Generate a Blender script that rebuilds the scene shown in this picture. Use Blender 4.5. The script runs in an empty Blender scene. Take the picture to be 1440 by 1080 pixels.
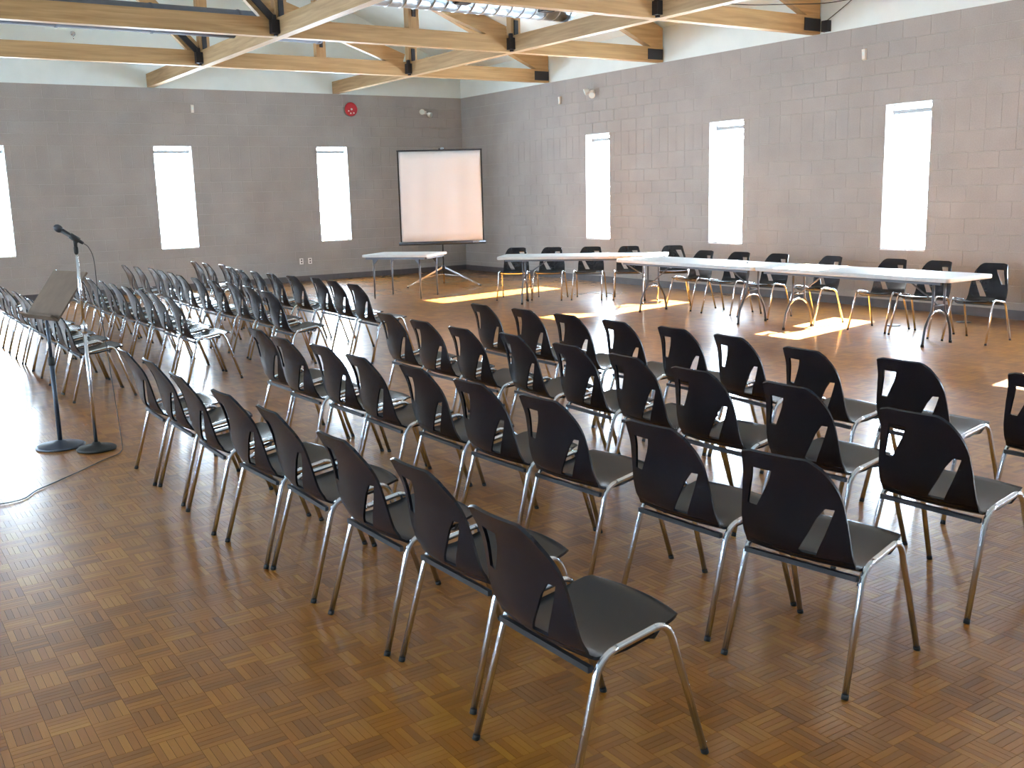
import bpy, bmesh, math, random
from mathutils import Vector, Matrix

# ------------------------------------------------------------------ camera
scene = bpy.context.scene
COL = scene.collection
CAM = Vector((-12.1454, -20.1093, 1.6954))
CR = Vector((0.830635, -0.55625, -0.025149))
CU = Vector((0.123521, 0.140035, 0.982412))
CF = Vector((0.542944, 0.819131, -0.185027))
FPX = 1419.58
cd = bpy.data.cameras.new('camera')
cam = bpy.data.objects.new('camera', cd)
COL.objects.link(cam)
M = Matrix.Identity(4)
for i in range(3):
    M[i][0], M[i][1], M[i][2], M[i][3] = CR[i], CU[i], -CF[i], CAM[i]
cam.matrix_world = M
cd.sensor_width = 36.0
cd.lens = FPX / 1440 * 36
cd.clip_start = 0.05
cd.clip_end = 300
scene.camera = cam

def project(p):
    d = Vector(p) - CAM
    z = d.dot(CF)
    if z < 0.1:
        return None
    return (720 + FPX * d.dot(CR) / z, 540 - FPX * d.dot(CU) / z, z)

# ------------------------------------------------------------------ world, sun, exposure
SKY = 88.0
SUN = 340.0
world = bpy.data.worlds.new('world')
scene.world = world
world.use_nodes = True
bg = world.node_tree.nodes['Background']
bg.inputs[0].default_value = (0.75, 0.90, 1.06, 1)
bg.inputs[1].default_value = SKY
sd = bpy.data.lights.new('sun', 'SUN')
sd.energy = SUN
sd.color = (1.0, 0.95, 0.89)
sd.angle = math.radians(0.8)
sun = bpy.data.objects.new('sun', sd)
COL.objects.link(sun)
sun.location = (12, 4, 9)
sdir = Vector((-1.0, -0.20, -0.61))
sun.rotation_euler = sdir.to_track_quat('-Z', 'Y').to_euler()
vs = scene.view_settings
vs.view_transform = 'Standard'
vs.look = 'None'
vs.exposure = 0.16
vs.gamma = 1.0
vs.use_curve_mapping = False
scene.cycles.max_bounces = 10
scene.cycles.diffuse_bounces = 6
scene.cycles.glossy_bounces = 4
scene.cycles.transparent_max_bounces = 8
scene.cycles.sample_clamp_indirect = 8.0
scene.cycles.caustics_reflective = False
scene.cycles.caustics_refractive = False

rnd = random.Random(7)

# ------------------------------------------------------------------ helpers
class MB:
    """Collects shapes; build() links them as one mesh object."""
    def __init__(self):
        self.v, self.f, self.s = [], [], []
    def add(self, vs, fs, smooth=False):
        o = len(self.v)
        self.v += [tuple(p) for p in vs]
        self.f += [tuple(i + o for i in f) for f in fs]
        self.s += [smooth] * len(fs)
        return self
    def box(self, x0, x1, y0, y1, z0, z1):
        return self.add([(x0, y0, z0), (x1, y0, z0), (x1, y1, z0), (x0, y1, z0),
                         (x0, y0, z1), (x1, y0, z1), (x1, y1, z1), (x0, y1, z1)],
                        [(3, 2, 1, 0), (4, 5, 6, 7), (0, 1, 5, 4), (1, 2, 6, 5), (2, 3, 7, 6), (3, 0, 4, 7)])
    def obox(self, c, ax, ay, az):
        """box from centre and three half-axis vectors"""
        c, ax, ay, az = Vector(c), Vector(ax), Vector(ay), Vector(az)
        vs = []
        for sz in (-1, 1):
            for sx, sy in ((-1, -1), (1, -1), (1, 1), (-1, 1)):
                vs.append(c + ax * sx + ay * sy + az * sz)
        fs = [(3, 2, 1, 0), (4, 5, 6, 7), (0, 1, 5, 4), (1, 2, 6, 5), (2, 3, 7, 6), (3, 0, 4, 7)]
        if ax.cross(ay).dot(az) < 0:
            fs = [tuple(reversed(f)) for f in fs]
        return self.add(vs, fs)
    def bar(self, a, b, w, h, up=(0, 0, 1)):
        """square bar from a to b, w sideways, h along up"""
        a, b = Vector(a), Vector(b)
        d = (b - a)
        s = d.cross(Vector(up)).normalized()
        u = s.cross(d).normalized()
        return self.obox((a + b) / 2, d / 2, s * w / 2, u * h / 2)
    def tube(self, pts, r, n=10, cap=True):
        pts = [Vector(p) for p in pts]
        rs = r if isinstance(r, (list, tuple)) else [r] * len(pts)
        ref = None
        vs = []
        for i, p in enumerate(pts):
            t = (pts[min(i + 1, len(pts) - 1)] - pts[max(i - 1, 0)]).normalized()
            if ref is None:
                ref = Vector((0, 0, 1)) if abs(t.z) < 0.9 else Vector((1, 0, 0))
            s = t.cross(ref).normalized()
            u = s.cross(t).normalized()
            ref = u
            for k in range(n):
                a = 2 * math.pi * k / n
                vs.append(p + (s * math.cos(a) + u * math.sin(a)) * rs[i])
        fs = []
        for i in range(len(pts) - 1):
            for k in range(n):
                fs.append((i * n + k, (i + 1) * n + k, (i + 1) * n + (k + 1) % n, i * n + (k + 1) % n))
        self.add(vs, fs, True)
        if cap:
            m = len(pts) - 1
            o = len(self.v) - len(vs)
            self.f += [tuple(o + k for k in range(n)), tuple(o + m * n + k for k in reversed(range(n)))]
            self.s += [False, False]
        return self
    def lathe(self, prof, c=(0, 0, 0), n=24, axis='Z', smooth=True):
        """profile of (radius, height) pairs turned about an axis through c"""
        vs = []
        for r, h in prof:
            for k in range(n):
                a = 2 * math.pi * k / n
                p = (r * math.cos(a), r * math.sin(a), h)
                if axis == 'Y':
                    p = (p[0], p[2], p[1])
                elif axis == 'X':
                    p = (p[2], p[0], p[1])
                vs.append((p[0] + c[0], p[1] + c[1], p[2] + c[2]))
        fs = []
        for i in range(len(prof) - 1):
            for k in range(n):
                fs.append((i * n + k, i * n + (k + 1) % n, (i + 1) * n + (k + 1) % n, (i + 1) * n + k))
        self.add(vs, fs, smooth)
        o = len(self.v) - len(vs)
        m = len(prof) - 1
        self.f += [tuple(o + k for k in reversed(range(n))), tuple(o + m * n + k for k in range(n))]
        self.s += [False, False]
        return self
    def mesh(self, name, mat):
        me = bpy.data.meshes.new(name)
        me.from_pydata(self.v, [], self.f)
        me.polygons.foreach_set('use_smooth', self.s)
        me.materials.append(mat)
        me.update()
        return me
    def build(self, name, mat, parent=None):
        return link(name, self.mesh(name, mat), parent)

def link(name, me, parent=None):
    o = bpy.data.objects.new(name, me)
    COL.objects.link(o)
    if parent:
        o.parent = parent
    return o

def tag(o, label=None, cat=None, group=None, kind=None):
    if label: o['label'] = label
    if cat: o['category'] = cat
    if group: o['group'] = group
    if kind: o['kind'] = kind
    return o

def empty(name, loc=(0, 0, 0), rz=0.0):
    o = bpy.data.objects.new(name, None)
    o.empty_display_size = 0.2
    COL.objects.link(o)
    o.location = loc
    o.rotation_euler = (0, 0, rz)
    return o

def copy_tree(o, parent=None):
    c = o.copy()
    COL.objects.link(c)
    c.parent = parent
    for ch in o.children:
        copy_tree(ch, c)
    return c

# ------------------------------------------------------------------ materials
def nt(name):
    m = bpy.data.materials.new(name)
    m.use_nodes = True
    n = m.node_tree
    return m, n, n.nodes['Principled BSDF']

def plain(name, col, rough=0.5, metal=0.0, noise=0.0, nscale=12.0, bump=0.0, spec=None):
    m, n, b = nt(name)
    b.inputs['Base Color'].default_value = (*col, 1)
    b.inputs['Roughness'].default_value = rough
    b.inputs['Metallic'].default_value = metal
    if spec is not None:
        b.inputs['Specular IOR Level'].default_value = spec
    if noise or bump:
        tc = n.nodes.new('ShaderNodeTexCoord')
        tx = n.nodes.new('ShaderNodeTexNoise')
        tx.inputs['Scale'].default_value = nscale
        tx.inputs['Detail'].default_value = 4
        n.links.new(tc.outputs['Object'], tx.inputs['Vector'])
        if noise:
            r = n.nodes.new('ShaderNodeValToRGB')
            r.color_ramp.elements[0].position = 0.3
            r.color_ramp.elements[1].position = 0.7
            r.color_ramp.elements[0].color = (*[c * (1 - noise) for c in col], 1)
            r.color_ramp.elements[1].color = (*[min(1, c * (1 + noise)) for c in col], 1)
            n.links.new(tx.outputs['Fac'], r.inputs['Fac'])
            n.links.new(r.outputs['Color'], b.inputs['Base Color'])
        if bump:
            bp = n.nodes.new('ShaderNodeBump')
            bp.inputs['Strength'].default_value = bump
            bp.inputs['Distance'].default_value = 0.01
            n.links.new(tx.outputs['Fac'], bp.inputs['Height'])
            n.links.new(bp.outputs['Normal'], b.inputs['Normal'])
    return m

def math_node(n, op, a, b=None):
    x = n.nodes.new('ShaderNodeMath')
    x.operation = op
    for i, v in enumerate((a, b)):
        if v is None:
            continue
        if isinstance(v, (int, float)):
            x.inputs[i].default_value = v
        else:
            n.links.new(v, x.inputs[i])
    return x.outputs[0]

TILE = 0.125
FING = TILE / 5

def parquet_material():
    """finger parquet: every finger keeps its own tone, from its place on the floor"""
    m, n, b = nt('parquet')
    geo = n.nodes.new('ShaderNodeNewGeometry')
    sep = n.nodes.new('ShaderNodeSeparateXYZ')
    n.links.new(geo.outputs['Position'], sep.inputs[0])
    X, Y = sep.outputs[0], sep.outputs[1]
    cx = math_node(n, 'FLOOR', math_node(n, 'DIVIDE', X, TILE))
    cy = math_node(n, 'FLOOR', math_node(n, 'DIVIDE', Y, TILE))
    par = math_node(n, 'FLOORED_MODULO', math_node(n, 'ADD', cx, cy), 2.0)
    fx = math_node(n, 'FLOOR', math_node(n, 'DIVIDE', X, FING))
    fy = math_node(n, 'FLOOR', math_node(n, 'DIVIDE', Y, FING))
    mixf = n.nodes.new('ShaderNodeMix')
    n.links.new(par, mixf.inputs[0]); n.links.new(fy, mixf.inputs[2]); n.links.new(fx, mixf.inputs[3])
    cmb = n.nodes.new('ShaderNodeCombineXYZ')
    n.links.new(cx, cmb.inputs[0]); n.links.new(cy, cmb.inputs[1]); n.links.new(mixf.outputs[0], cmb.inputs[2])
    wn = n.nodes.new('ShaderNodeTexWhiteNoise'); wn.noise_dimensions = '3D'
    n.links.new(cmb.outputs[0], wn.inputs['Vector'])
    cmb2 = n.nodes.new('ShaderNodeCombineXYZ')
    n.links.new(cx, cmb2.inputs[0]); n.links.new(cy, cmb2.inputs[1])
    wn2 = n.nodes.new('ShaderNodeTexWhiteNoise'); wn2.noise_dimensions = '2D'
    n.links.new(cmb2.outputs[0], wn2.inputs['Vector'])
    big = n.nodes.new('ShaderNodeTexNoise')
    big.inputs['Scale'].default_value = 0.9
    big.inputs['Detail'].default_value = 3
    n.links.new(geo.outputs['Position'], big.inputs['Vector'])
    # grain stretched along each finger
    gm = n.nodes.new('ShaderNodeMapping'); gm.inputs['Scale'].default_value = (9, 160, 1)
    gm2 = n.nodes.new('ShaderNodeMapping'); gm2.inputs['Scale'].default_value = (160, 9, 1)
    n.links.new(geo.outputs['Position'], gm.inputs[0]); n.links.new(geo.outputs['Position'], gm2.inputs[0])
    mv = n.nodes.new('ShaderNodeMix'); mv.data_type = 'VECTOR'
    n.links.new(par, mv.inputs[0]); n.links.new(gm.outputs[0], mv.inputs[4]); n.links.new(gm2.outputs[0], mv.inputs[5])
    grain = n.nodes.new('ShaderNodeTexNoise'); grain.inputs['Scale'].default_value = 1.0
    grain.inputs['Detail'].default_value = 4
    n.links.new(mv.outputs[1], grain.inputs['Vector'])
    tone = math_node(n, 'ADD', math_node(n, 'MULTIPLY', wn.outputs['Value'], 0.32),
                     math_node(n, 'ADD', math_node(n, 'MULTIPLY', wn2.outputs['Value'], 0.22),
                               math_node(n, 'ADD', math_node(n, 'MULTIPLY', big.outputs['Fac'], 0.34),
                                         math_node(n, 'MULTIPLY', grain.outputs['Fac'], 0.16))))
    r = n.nodes.new('ShaderNodeValToRGB')
    e = r.color_ramp.elements
    e[0].position = 0.20; e[0].color = (0.150, 0.052, 0.006, 1)
    e[1].position = 0.92; e[1].color = (0.38, 0.165, 0.019, 1)
    k = e.new(0.54); k.color = (0.250, 0.092, 0.009, 1)
    n.links.new(tone, r.inputs['Fac'])
    n.links.new(r.outputs['Color'], b.inputs['Base Color'])
    # worn wood scatters the light widely, the lacquer on top mirrors it
    b.inputs['Roughness'].default_value = 0.40
    b.inputs['IOR'].default_value = 1.40
    b.inputs['Specular IOR Level'].default_value = 0.2
    b.inputs['Coat Weight'].default_value = 0.9
    b.inputs['Coat IOR'].default_value = 1.33
    rr = n.nodes.new('ShaderNodeMapRange')
    rr.inputs['To Min'].default_value = 0.12
    rr.inputs['To Max'].default_value = 0.20
    n.links.new(big.outputs['Fac'], rr.inputs['Value'])
    n.links.new(rr.outputs[0], b.inputs['Coat Roughness'])
    # the lacquer lies in shallow waves
    wv = n.nodes.new('ShaderNodeTexNoise'); wv.inputs['Scale'].default_value = 7.0
    wv.inputs['Detail'].default_value = 2
    n.links.new(geo.outputs['Position'], wv.inputs['Vector'])
    bp = n.nodes.new('ShaderNodeBump'); bp.inputs['Strength'].default_value = 0.035
    bp.inputs['Distance'].default_value = 0.006
    n.links.new(wv.outputs['Fac'], bp.inputs['Height'])
    n.links.new(bp.outputs['Normal'], b.inputs['Normal'])
    n.links.new(bp.outputs['Normal'], b.inputs['Coat Normal'])
    return m

def block_material(name, col):
    m, n, b = nt(name)
    geo = n.nodes.new('ShaderNodeNewGeometry')
    t1 = n.nodes.new('ShaderNodeTexNoise'); t1.inputs['Scale'].default_value = 1.6; t1.inputs['Detail'].default_value = 3
    t2 = n.nodes.new('ShaderNodeTexNoise'); t2.inputs['Scale'].default_value = 60; t2.inputs['Detail'].default_value = 3
    for t in (t1, t2):
        n.links.new(geo.outputs['Position'], t.inputs['Vector'])
    f = math_node(n, 'ADD', math_node(n, 'MULTIPLY', t1.outputs['Fac'], 0.6), math_node(n, 'MULTIPLY', t2.outputs['Fac'], 0.4))
    oi = n.nodes.new('ShaderNodeObjectInfo')
    f = math_node(n, 'ADD', f, math_node(n, 'MULTIPLY', math_node(n, 'SUBTRACT', oi.outputs['Random'], 0.5), 0.05))
    r = n.nodes.new('ShaderNodeValToRGB')
    r.color_ramp.elements[0].position = 0.25
    r.color_ramp.elements[1].position = 0.75
    r.color_ramp.elements[0].color = (*[c * 0.82 for c in col], 1)
    r.color_ramp.elements[1].color = (*[c * 1.15 for c in col], 1)
    n.links.new(f, r.inputs['Fac'])
    n.links.new(r.outputs['Color'], b.inputs['Base Color'])
    b.inputs['Roughness'].default_value = 0.75
    bp = n.nodes.new('ShaderNodeBump'); bp.inputs['Strength'].default_value = 0.35; bp.inputs['Distance'].default_value = 0.004
    n.links.new(t2.outputs['Fac'], bp.inputs['Height'])
    n.links.new(bp.outputs['Normal'], b.inputs['Normal'])
    return m

def wood_material(name, col, axis):
    """planed timber, grain along the given axis"""
    m, n, b = nt(name)
    geo = n.nodes.new('ShaderNodeNewGeometry')
    mp = n.nodes.new('ShaderNodeMapping')
    sc = [14, 14, 14]; sc[axis] = 0.8
    mp.inputs['Scale'].default_value = sc
    n.links.new(geo.outputs['Position'], mp.inputs[0])
    t = n.nodes.new('ShaderNodeTexNoise'); t.inputs['Scale'].default_value = 1.6; t.inputs['Detail'].default_value = 6
    t.inputs['Distortion'].default_value = 0.6
    n.links.new(mp.outputs[0], t.inputs['Vector'])
    r = n.nodes.new('ShaderNodeValToRGB')
    r.color_ramp.elements[0].position = 0.3
    r.color_ramp.elements[1].position = 0.72
    r.color_ramp.elements[0].color = (*[c * f for c, f in zip(col, (0.74, 0.68, 0.6))], 1)
    r.color_ramp.elements[1].color = (*[min(1, c * 1.15) for c in col], 1)
    n.links.new(t.outputs['Fac'], r.inputs['Fac'])
    n.links.new(r.outputs['Color'], b.inputs['Base Color'])
    b.inputs['Roughness'].default_value = 0.55
    return m

def glass_material():
    m = bpy.data.materials.new('window_glass')
    m.use_nodes = True
    n = m.node_tree
    n.nodes.clear()
    out = n.nodes.new('ShaderNodeOutputMaterial')
    tr = n.nodes.new('ShaderNodeBsdfTransparent'); tr.inputs[0].default_value = (0.95, 0.97, 0.97, 1)
    gl = n.nodes.new('ShaderNodeBsdfGlossy'); gl.inputs['Roughness'].default_value = 0.02
    mx = n.nodes.new('ShaderNodeMixShader'); mx.inputs[0].default_value = 0.05
    n.links.new(tr.outputs[0], mx.inputs[1]); n.links.new(gl.outputs[0], mx.inputs[2])
    n.links.new(mx.outputs[0], out.inputs[0])
    return m

MAT_FLOOR = parquet_material()
MAT_SUBFLOOR = plain('floor_joint', (0.035, 0.018, 0.008), 0.6)
MAT_BLOCK = block_material('concrete_block', (0.335, 0.322, 0.312))
MAT_MORTAR = plain('mortar', (0.40, 0.39, 0.38), 0.9, noise=0.08, nscale=30)
MAT_WHITE = plain('white_drywall', (0.73, 0.83, 0.83), 0.7, noise=0.03, nscale=3)
MAT_WOODX = wood_material('timber_along_truss', (0.44, 0.290, 0.135), 0)
MAT_WOODY = wood_material('timber_along_beam', (0.42, 0.285, 0.150), 1)
MAT_WOODZ = wood_material('timber_upright', (0.43, 0.275, 0.13), 2)
MAT_STEEL = plain('black_steel', (0.012, 0.012, 0.016), 0.5)
MAT_GALV = plain('galvanised_steel', (0.42, 0.47, 0.52), 0.33, 0.85, noise=0.12, nscale=9)
MAT_GREYDUCT = plain('painted_duct', (0.10, 0.12, 0.155), 0.75, noise=0.08)
MAT_GLASS = glass_material()
MAT_FRAME = plain('window_frame', (0.78, 0.80, 0.82), 0.45)
MAT_TRANSOM = plain('grey_transom', (0.30, 0.32, 0.34), 0.6)
MAT_BASE = plain('vinyl_base', (0.085, 0.075, 0.08), 0.5, noise=0.1)
MAT_PLASTIC = plain('black_plastic', (0.008, 0.0085, 0.013), 0.27, noise=0.15, nscale=40, spec=0.38)
MAT_CHROME = plain('chrome', (0.78, 0.84, 0.92), 0.24, 1.0, noise=0.04)
MAT_RUBBER = plain('black_rubber', (0.01, 0.01, 0.01), 0.7)
MAT_DARKMETAL = plain('dark_metal', (0.05, 0.052, 0.06), 0.4, 0.6)
MAT_TABLE = plain('grey_white_plastic', (0.62, 0.64, 0.65), 0.30, noise=0.04, nscale=20)
MAT_TABLELEG = plain('grey_enamel', (0.10, 0.11, 0.13), 0.4, 0.4)
MAT_SCREEN = plain('screen_fabric', (0.86, 0.86, 0.87), 0.85)
MAT_RED = plain('red_enamel', (0.42, 0.015, 0.025), 0.35)
MAT_IVORY = plain('ivory_plastic', (0.80, 0.79, 0.75), 0.45)
MAT_BROWN = plain('brown_board', (0.105, 0.070, 0.048), 0.85, noise=0.15, nscale=9)
MAT_BLUEGREY = plain('blue_grey_enamel', (0.045, 0.06, 0.085), 0.4, 0.3)
MAT_CORD = plain('cord_rubber', (0.02, 0.02, 0.022), 0.6)

# ------------------------------------------------------------------ the room
H = 3.83          # top of the block walls and underside of the timbers
X1 = -17.4        # far long wall
Y1 = -23.4        # wall behind the camera
FRZ = 4.40        # top of the white frieze under the roof slope
SLOPE = 0.42
RIDGE_X = X1 / 2
RIDGE_Z = FRZ + SLOPE * abs(RIDGE_X)
WZ0, WZ1 = 0.80, 2.755
WIN_BACK = [(-16.70, -16.02), (-13.42, -12.74), (-10.12, -9.42), (-6.84, -6.13), (-3.53, -2.85)]       # x ranges
WIN_RIGHT = [(-5.23, -4.53), (-8.56, -7.82), (-11.86, -11.17), (-15.20, -14.50), (-18.52, -17.82), (-21.84, -21.14)]     # y ranges
WT = 0.30
COURSE = 0.2072
BLEN = COURSE * 2

# --- floor: parquet of five-finger squares
floor = MB().box(X1 - WT, WT, Y1 - WT, WT, -0.16, -0.0025).build('floor', MAT_SUBFLOOR)
tag(floor, 'lacquered brown finger parquet floor of the hall', 'floor', kind='structure')

def tile_shapes(mb, x, y, odd, z=0.0):
    g = 0.0006
    for k in range(5):
        if odd:
            x0, x1, y0, y1 = x + k * FING, x + (k + 1) * FING, y, y + TILE
        else:
            x0, x1, y0, y1 = x, x + TILE, y + k * FING, y + (k + 1) * FING
        mb.add([(x0, y0, -0.0024), (x1, y0, -0.0024), (x1, y1, -0.0024), (x0, y1, -0.0024),
                (x0 + g, y0 + g, z), (x1 - g, y0 + g, z), (x1 - g, y1 - g, z), (x0 + g, y1 - g, z)],
               [(4, 5, 6, 7), (0, 1, 5, 4), (1, 2, 6, 5), (2, 3, 7, 6), (3, 0, 4, 7)])

tile_mesh = []
for odd in (0, 1):
    mb = MB(); tile_shapes(mb, 0, 0, odd)
    tile_mesh.append(mb.mesh('parquet_tile', MAT_FLOOR))
SUP = 8
nx0, nx1 = math.floor((X1 - WT) / TILE), math.ceil(WT / TILE)
ny0, ny1 = math.floor((Y1 - WT) / TILE), math.ceil(WT / TILE)
far_mb = MB()
near = []
detail = []
for sx in range(nx0, nx1, SUP):
    for sy in range(ny0, ny1, SUP):
        c = ((sx + SUP / 2) * TILE, (sy + SUP / 2) * TILE, 0)
        q = project(c)
        if q and q[2] < 8.5 and -260 < q[0] < 1700 and q[1] < 1500:
            for i in range(sx, min(sx + SUP, nx1)):
                for j in range(sy, min(sy + SUP, ny1)):
                    detail.append((i, j))
        else:
            x0, y0 = sx * TILE, sy * TILE
            x1, y1 = min(sx + SUP, nx1) * TILE, min(sy + SUP, ny1) * TILE
            far_mb.add([(x0, y0, 0), (x1, y0, 0), (x1, y1, 0), (x0, y1, 0)], [(0, 1, 2, 3)])
for i, j in detail:
    q = project(((i + .5) * TILE, (j + .5) * TILE, 0))
    if q and 0 <= q[0] <= 1440 and 0 <= q[1] <= 1080:
        near.append((q[2], i, j))
near.sort()
picked = set()
for _, i, j in near[:300]:
    picked.add((i, j))
    o = link('parquet_tile', tile_mesh[(i + j) % 2], floor)
    o.location = (i * TILE, j * TILE, 0)
for i, j in detail:
    if (i, j) not in picked:
        tile_shapes(far_mb, i * TILE, j * TILE, (i + j) % 2)
o = far_mb.build('parquet_field', MAT_FLOOR, floor)
tag(o, kind='stuff')

# --- block walls
def rects_around(a0, a1, z0, z1, openings, b0, b1):
    """cuts the openings (a ranges, b0..b1 high) out of a rectangle"""
    out = []
    cur = a0
    for o0, o1 in sorted(openings):
        out.append((cur, o0, z0, z1))
        out.append((o0, o1, z0, b0))
        out.append((o0, o1, b1, z1))
        cur = o1
    out.append((cur, a1, z0, z1))
    return [r for r in out if r[1] - r[0] > 1e-4 and r[3] - r[2] > 1e-4]

def block_layout(a0, a1, openings):
    """list of (a0, a1, z0, z1) for every block face of a wall"""
    rows = []
    z = 0.0
    n = 0
    band0 = WZ1 - BLEN
    levels = []
    while z < H - 0.02:
        if abs(z - 2.342) < 0.11:
            levels.append((z, WZ1 + 0.002, True)); z = WZ1 + 0.002
        else:
            t = min(z + COURSE, H)
            if H - t < 0.05: t = H
            if not levels or z < 2.3:
                if abs(t - 2.342) < 0.11: t = 2.342
            levels.append((z, t, False)); z = t
    out = []
    for k, (z0, z1, band) in enumerate(levels):
        step = COURSE if band else BLEN
        a = a0 - (0 if (k % 2 == 0 or band) else BLEN / 2)
        while a < a1 - 0.01:
            b0, b1 = max(a, a0), min(a + step, a1)
            a += step
            if b1 - b0 < 0.03:
                continue
            segs = [(b0, b1)]
            if z1 > WZ0 + 0.03 and z0 < WZ1 - 0.03:
                for o0, o1 in openings:
                    ns = []
                    for s0, s1 in segs:
                        if s1 <= o0 or s0 >= o1:
                            ns.append((s0, s1))
                        else:
                            if o0 - s0 > 0.02: ns.append((s0, o0))
                            if s1 - o1 > 0.02: ns.append((o1, s1))
                    segs = ns
            for s0, s1 in segs:
                out.append((s0, s1, z0, z1))
    return out

block_cache = {}
def block_shape(mb, a0, a1, z0, z1, place, jit=0.0):
    g, c = 0.0025, 0.003
    pts = []
    for inset, dep in ((0.0, 0.0034), (c, -jit)):
        for a, z in ((a0 + g + inset, z0 + g + inset), (a1 - g - inset, z0 + g + inset),
                     (a1 - g - inset, z1 - g - inset), (a0 + g + inset, z1 - g - inset)):
            pts.append(place(a, z, dep))
    # outer ring meets the mortar, inner ring is the face
    fs = [(4, 5, 6, 7), (0, 1, 5, 4), (1, 2, 6, 5), (2, 3, 7, 6), (3, 0, 4, 7)]
    p = [Vector(q) for q in pts]
    want = Vector(place(0, 0, -1)) - Vector(place(0, 0, 0))
    if (p[5] - p[4]).cross(p[6] - p[4]).dot(want) < 0:
        fs = [tuple(reversed(f)) for f in fs]
    mb.add(pts, fs)

def block_wall(name, label, a0, a1, openings, place, core, pieces):
    w = core.build(name, MAT_MORTAR)
    tag(w, label, 'wall', kind='structure')
    blocks = block_layout(a0, a1, openings)
    if not pieces:
        mb = MB()
        for b in blocks:
            block_shape(mb, *b, place)
        tag(mb.build('block_field', MAT_BLOCK, w), kind='stuff')
        return w
    scored = []
    for b in blocks:
        q = project(place((b[0] + b[1]) / 2, (b[2] + b[3]) / 2, 0))
        seen = q and -10 < q[0] < 1450 and -10 < q[1] < 470
        scored.append(((b[1] - b[0]) * (b[3] - b[2]) / q[2] ** 2 if seen else -1, b))
    scored.sort(key=lambda s: -s[0])
    rest = MB()
    for k, (s, b) in enumerate(scored):
        jit = rnd.uniform(0, 0.001)
        if k < 300 and s > 0:
            key = (round(b[1] - b[0], 3), round(b[3] - b[2], 3), name)
            if key not in block_cache:
                mb = MB()
                o0 = place(0, 0, 0)
                block_shape(mb, 0, b[1] - b[0], 0, b[3] - b[2], place)
                mb.v = [tuple(Vector(p) - Vector(o0)) for p in mb.v]
                block_cache[key] = mb.mesh('block', MAT_BLOCK)
            o = link('block', block_cache[key], w)
            o.location = Vector(place(b[0], b[2], -jit))
        else:
            block_shape(rest, *b, place, jit)
    tag(rest.build('block_field', MAT_BLOCK, w), kind='stuff')
    return w

# wall behind the screen (y = 0), long window wall (x = 0), the two behind and beside the camera
core = MB()
for r in rects_around(X1 - WT, WT, 0, H, WIN_BACK, WZ0, WZ1):
    core.box(r[0], r[1], 0.003, WT, r[2], r[3])
block_wall('wall_back', 'taupe concrete block wall behind the projection screen', X1, 0, WIN_BACK,
           lambda a, z, d: (a, d, z), core, True)
core = MB()
for r in rects_around(Y1, 0.0, 0, H, WIN_RIGHT, WZ0, WZ1):
    core.box(0.003, WT, r[0], r[1], r[2], r[3])
block_wall('wall_right', 'taupe concrete block wall behind the long folding tables', Y1, 0, WIN_RIGHT,
           lambda a, z, d: (d, a, z), core, True)
WIN_LEFT = [(-5.23, -4.53), (-8.56, -7.82), (-11.86, -11.17), (-15.20, -14.50), (-18.5, -17.8)]
core = MB()
for r in rects_around(Y1, 0.0, 0, H, WIN_LEFT, WZ0, WZ1):
    core.box(X1 - WT, X1 - 0.006, r[0], r[1], r[2], r[3])
block_wall('wall_left', 'taupe concrete block wall opposite the long folding tables', Y1, 0, WIN_LEFT,
           lambda a, z, d: (X1 - d, a, z), core, False)
core = MB()
core.box(X1 - WT, WT, Y1 - WT, Y1 - 0.006, 0, H)
block_wall('wall_front', 'taupe concrete block wall facing the projection screen', X1, 0, [],
           lambda a, z, d: (a, Y1 - d, z), core, False)

# white frieze, gable ends and the sloping ceiling
mb = MB().box(0.0, WT, Y1, 0.0, H, FRZ + 0.1)
tag(mb.build('trim_1', MAT_WHITE), 'white drywall frieze above the long window wall', 'frieze', kind='structure')
mb = MB().box(X1 - WT, X1, Y1, 0.0, H, FRZ + 0.1)
tag(mb.build('trim_2', MAT_WHITE), 'white drywall frieze above the wall opposite the tables', 'frieze', kind='structure')
def gable(y0, y1):
    v = []
    for y in (y0, y1):
        v += [(X1 - WT, y, H), (WT, y, H), (WT, y, FRZ), (RIDGE_X, y, RIDGE_Z + 0.1), (X1 - WT, y, FRZ)]
    return MB().add(v, [(0, 1, 2, 3, 4), (9, 8, 7, 6, 5), (0, 5, 6, 1), (1, 6, 7, 2), (2, 7, 8, 3), (3, 8, 9, 4), (4, 9, 5, 0)])
tag(gable(0.0, WT).build('trim_3', MAT_WHITE), 'white drywall gable above the screen wall', 'gable', kind='structure')
tag(gable(Y1 - WT, Y1).build('trim_4', MAT_WHITE), 'white drywall gable facing the screen wall', 'gable', kind='structure')
mb = MB()
for xe in (0.0 + WT, X1 - WT):
    ze = FRZ - SLOPE * WT
    v = []
    for y in (Y1 - WT, WT):
        v += [(xe, y, ze), (RIDGE_X, y, RIDGE_Z), (RIDGE_X, y, RIDGE_Z + 0.2), (xe, y, ze + 0.2)]
    mb.add(v, [(0, 1, 2, 3), (7, 6, 5, 4), (0, 4, 5, 1), (1, 5, 6, 2), (2, 6, 7, 3), (3, 7, 4, 0)])
tag(mb.build('ceiling', MAT_WHITE), 'white sloping ceiling boards above the roof trusses', 'ceiling', kind='structure')

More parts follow.
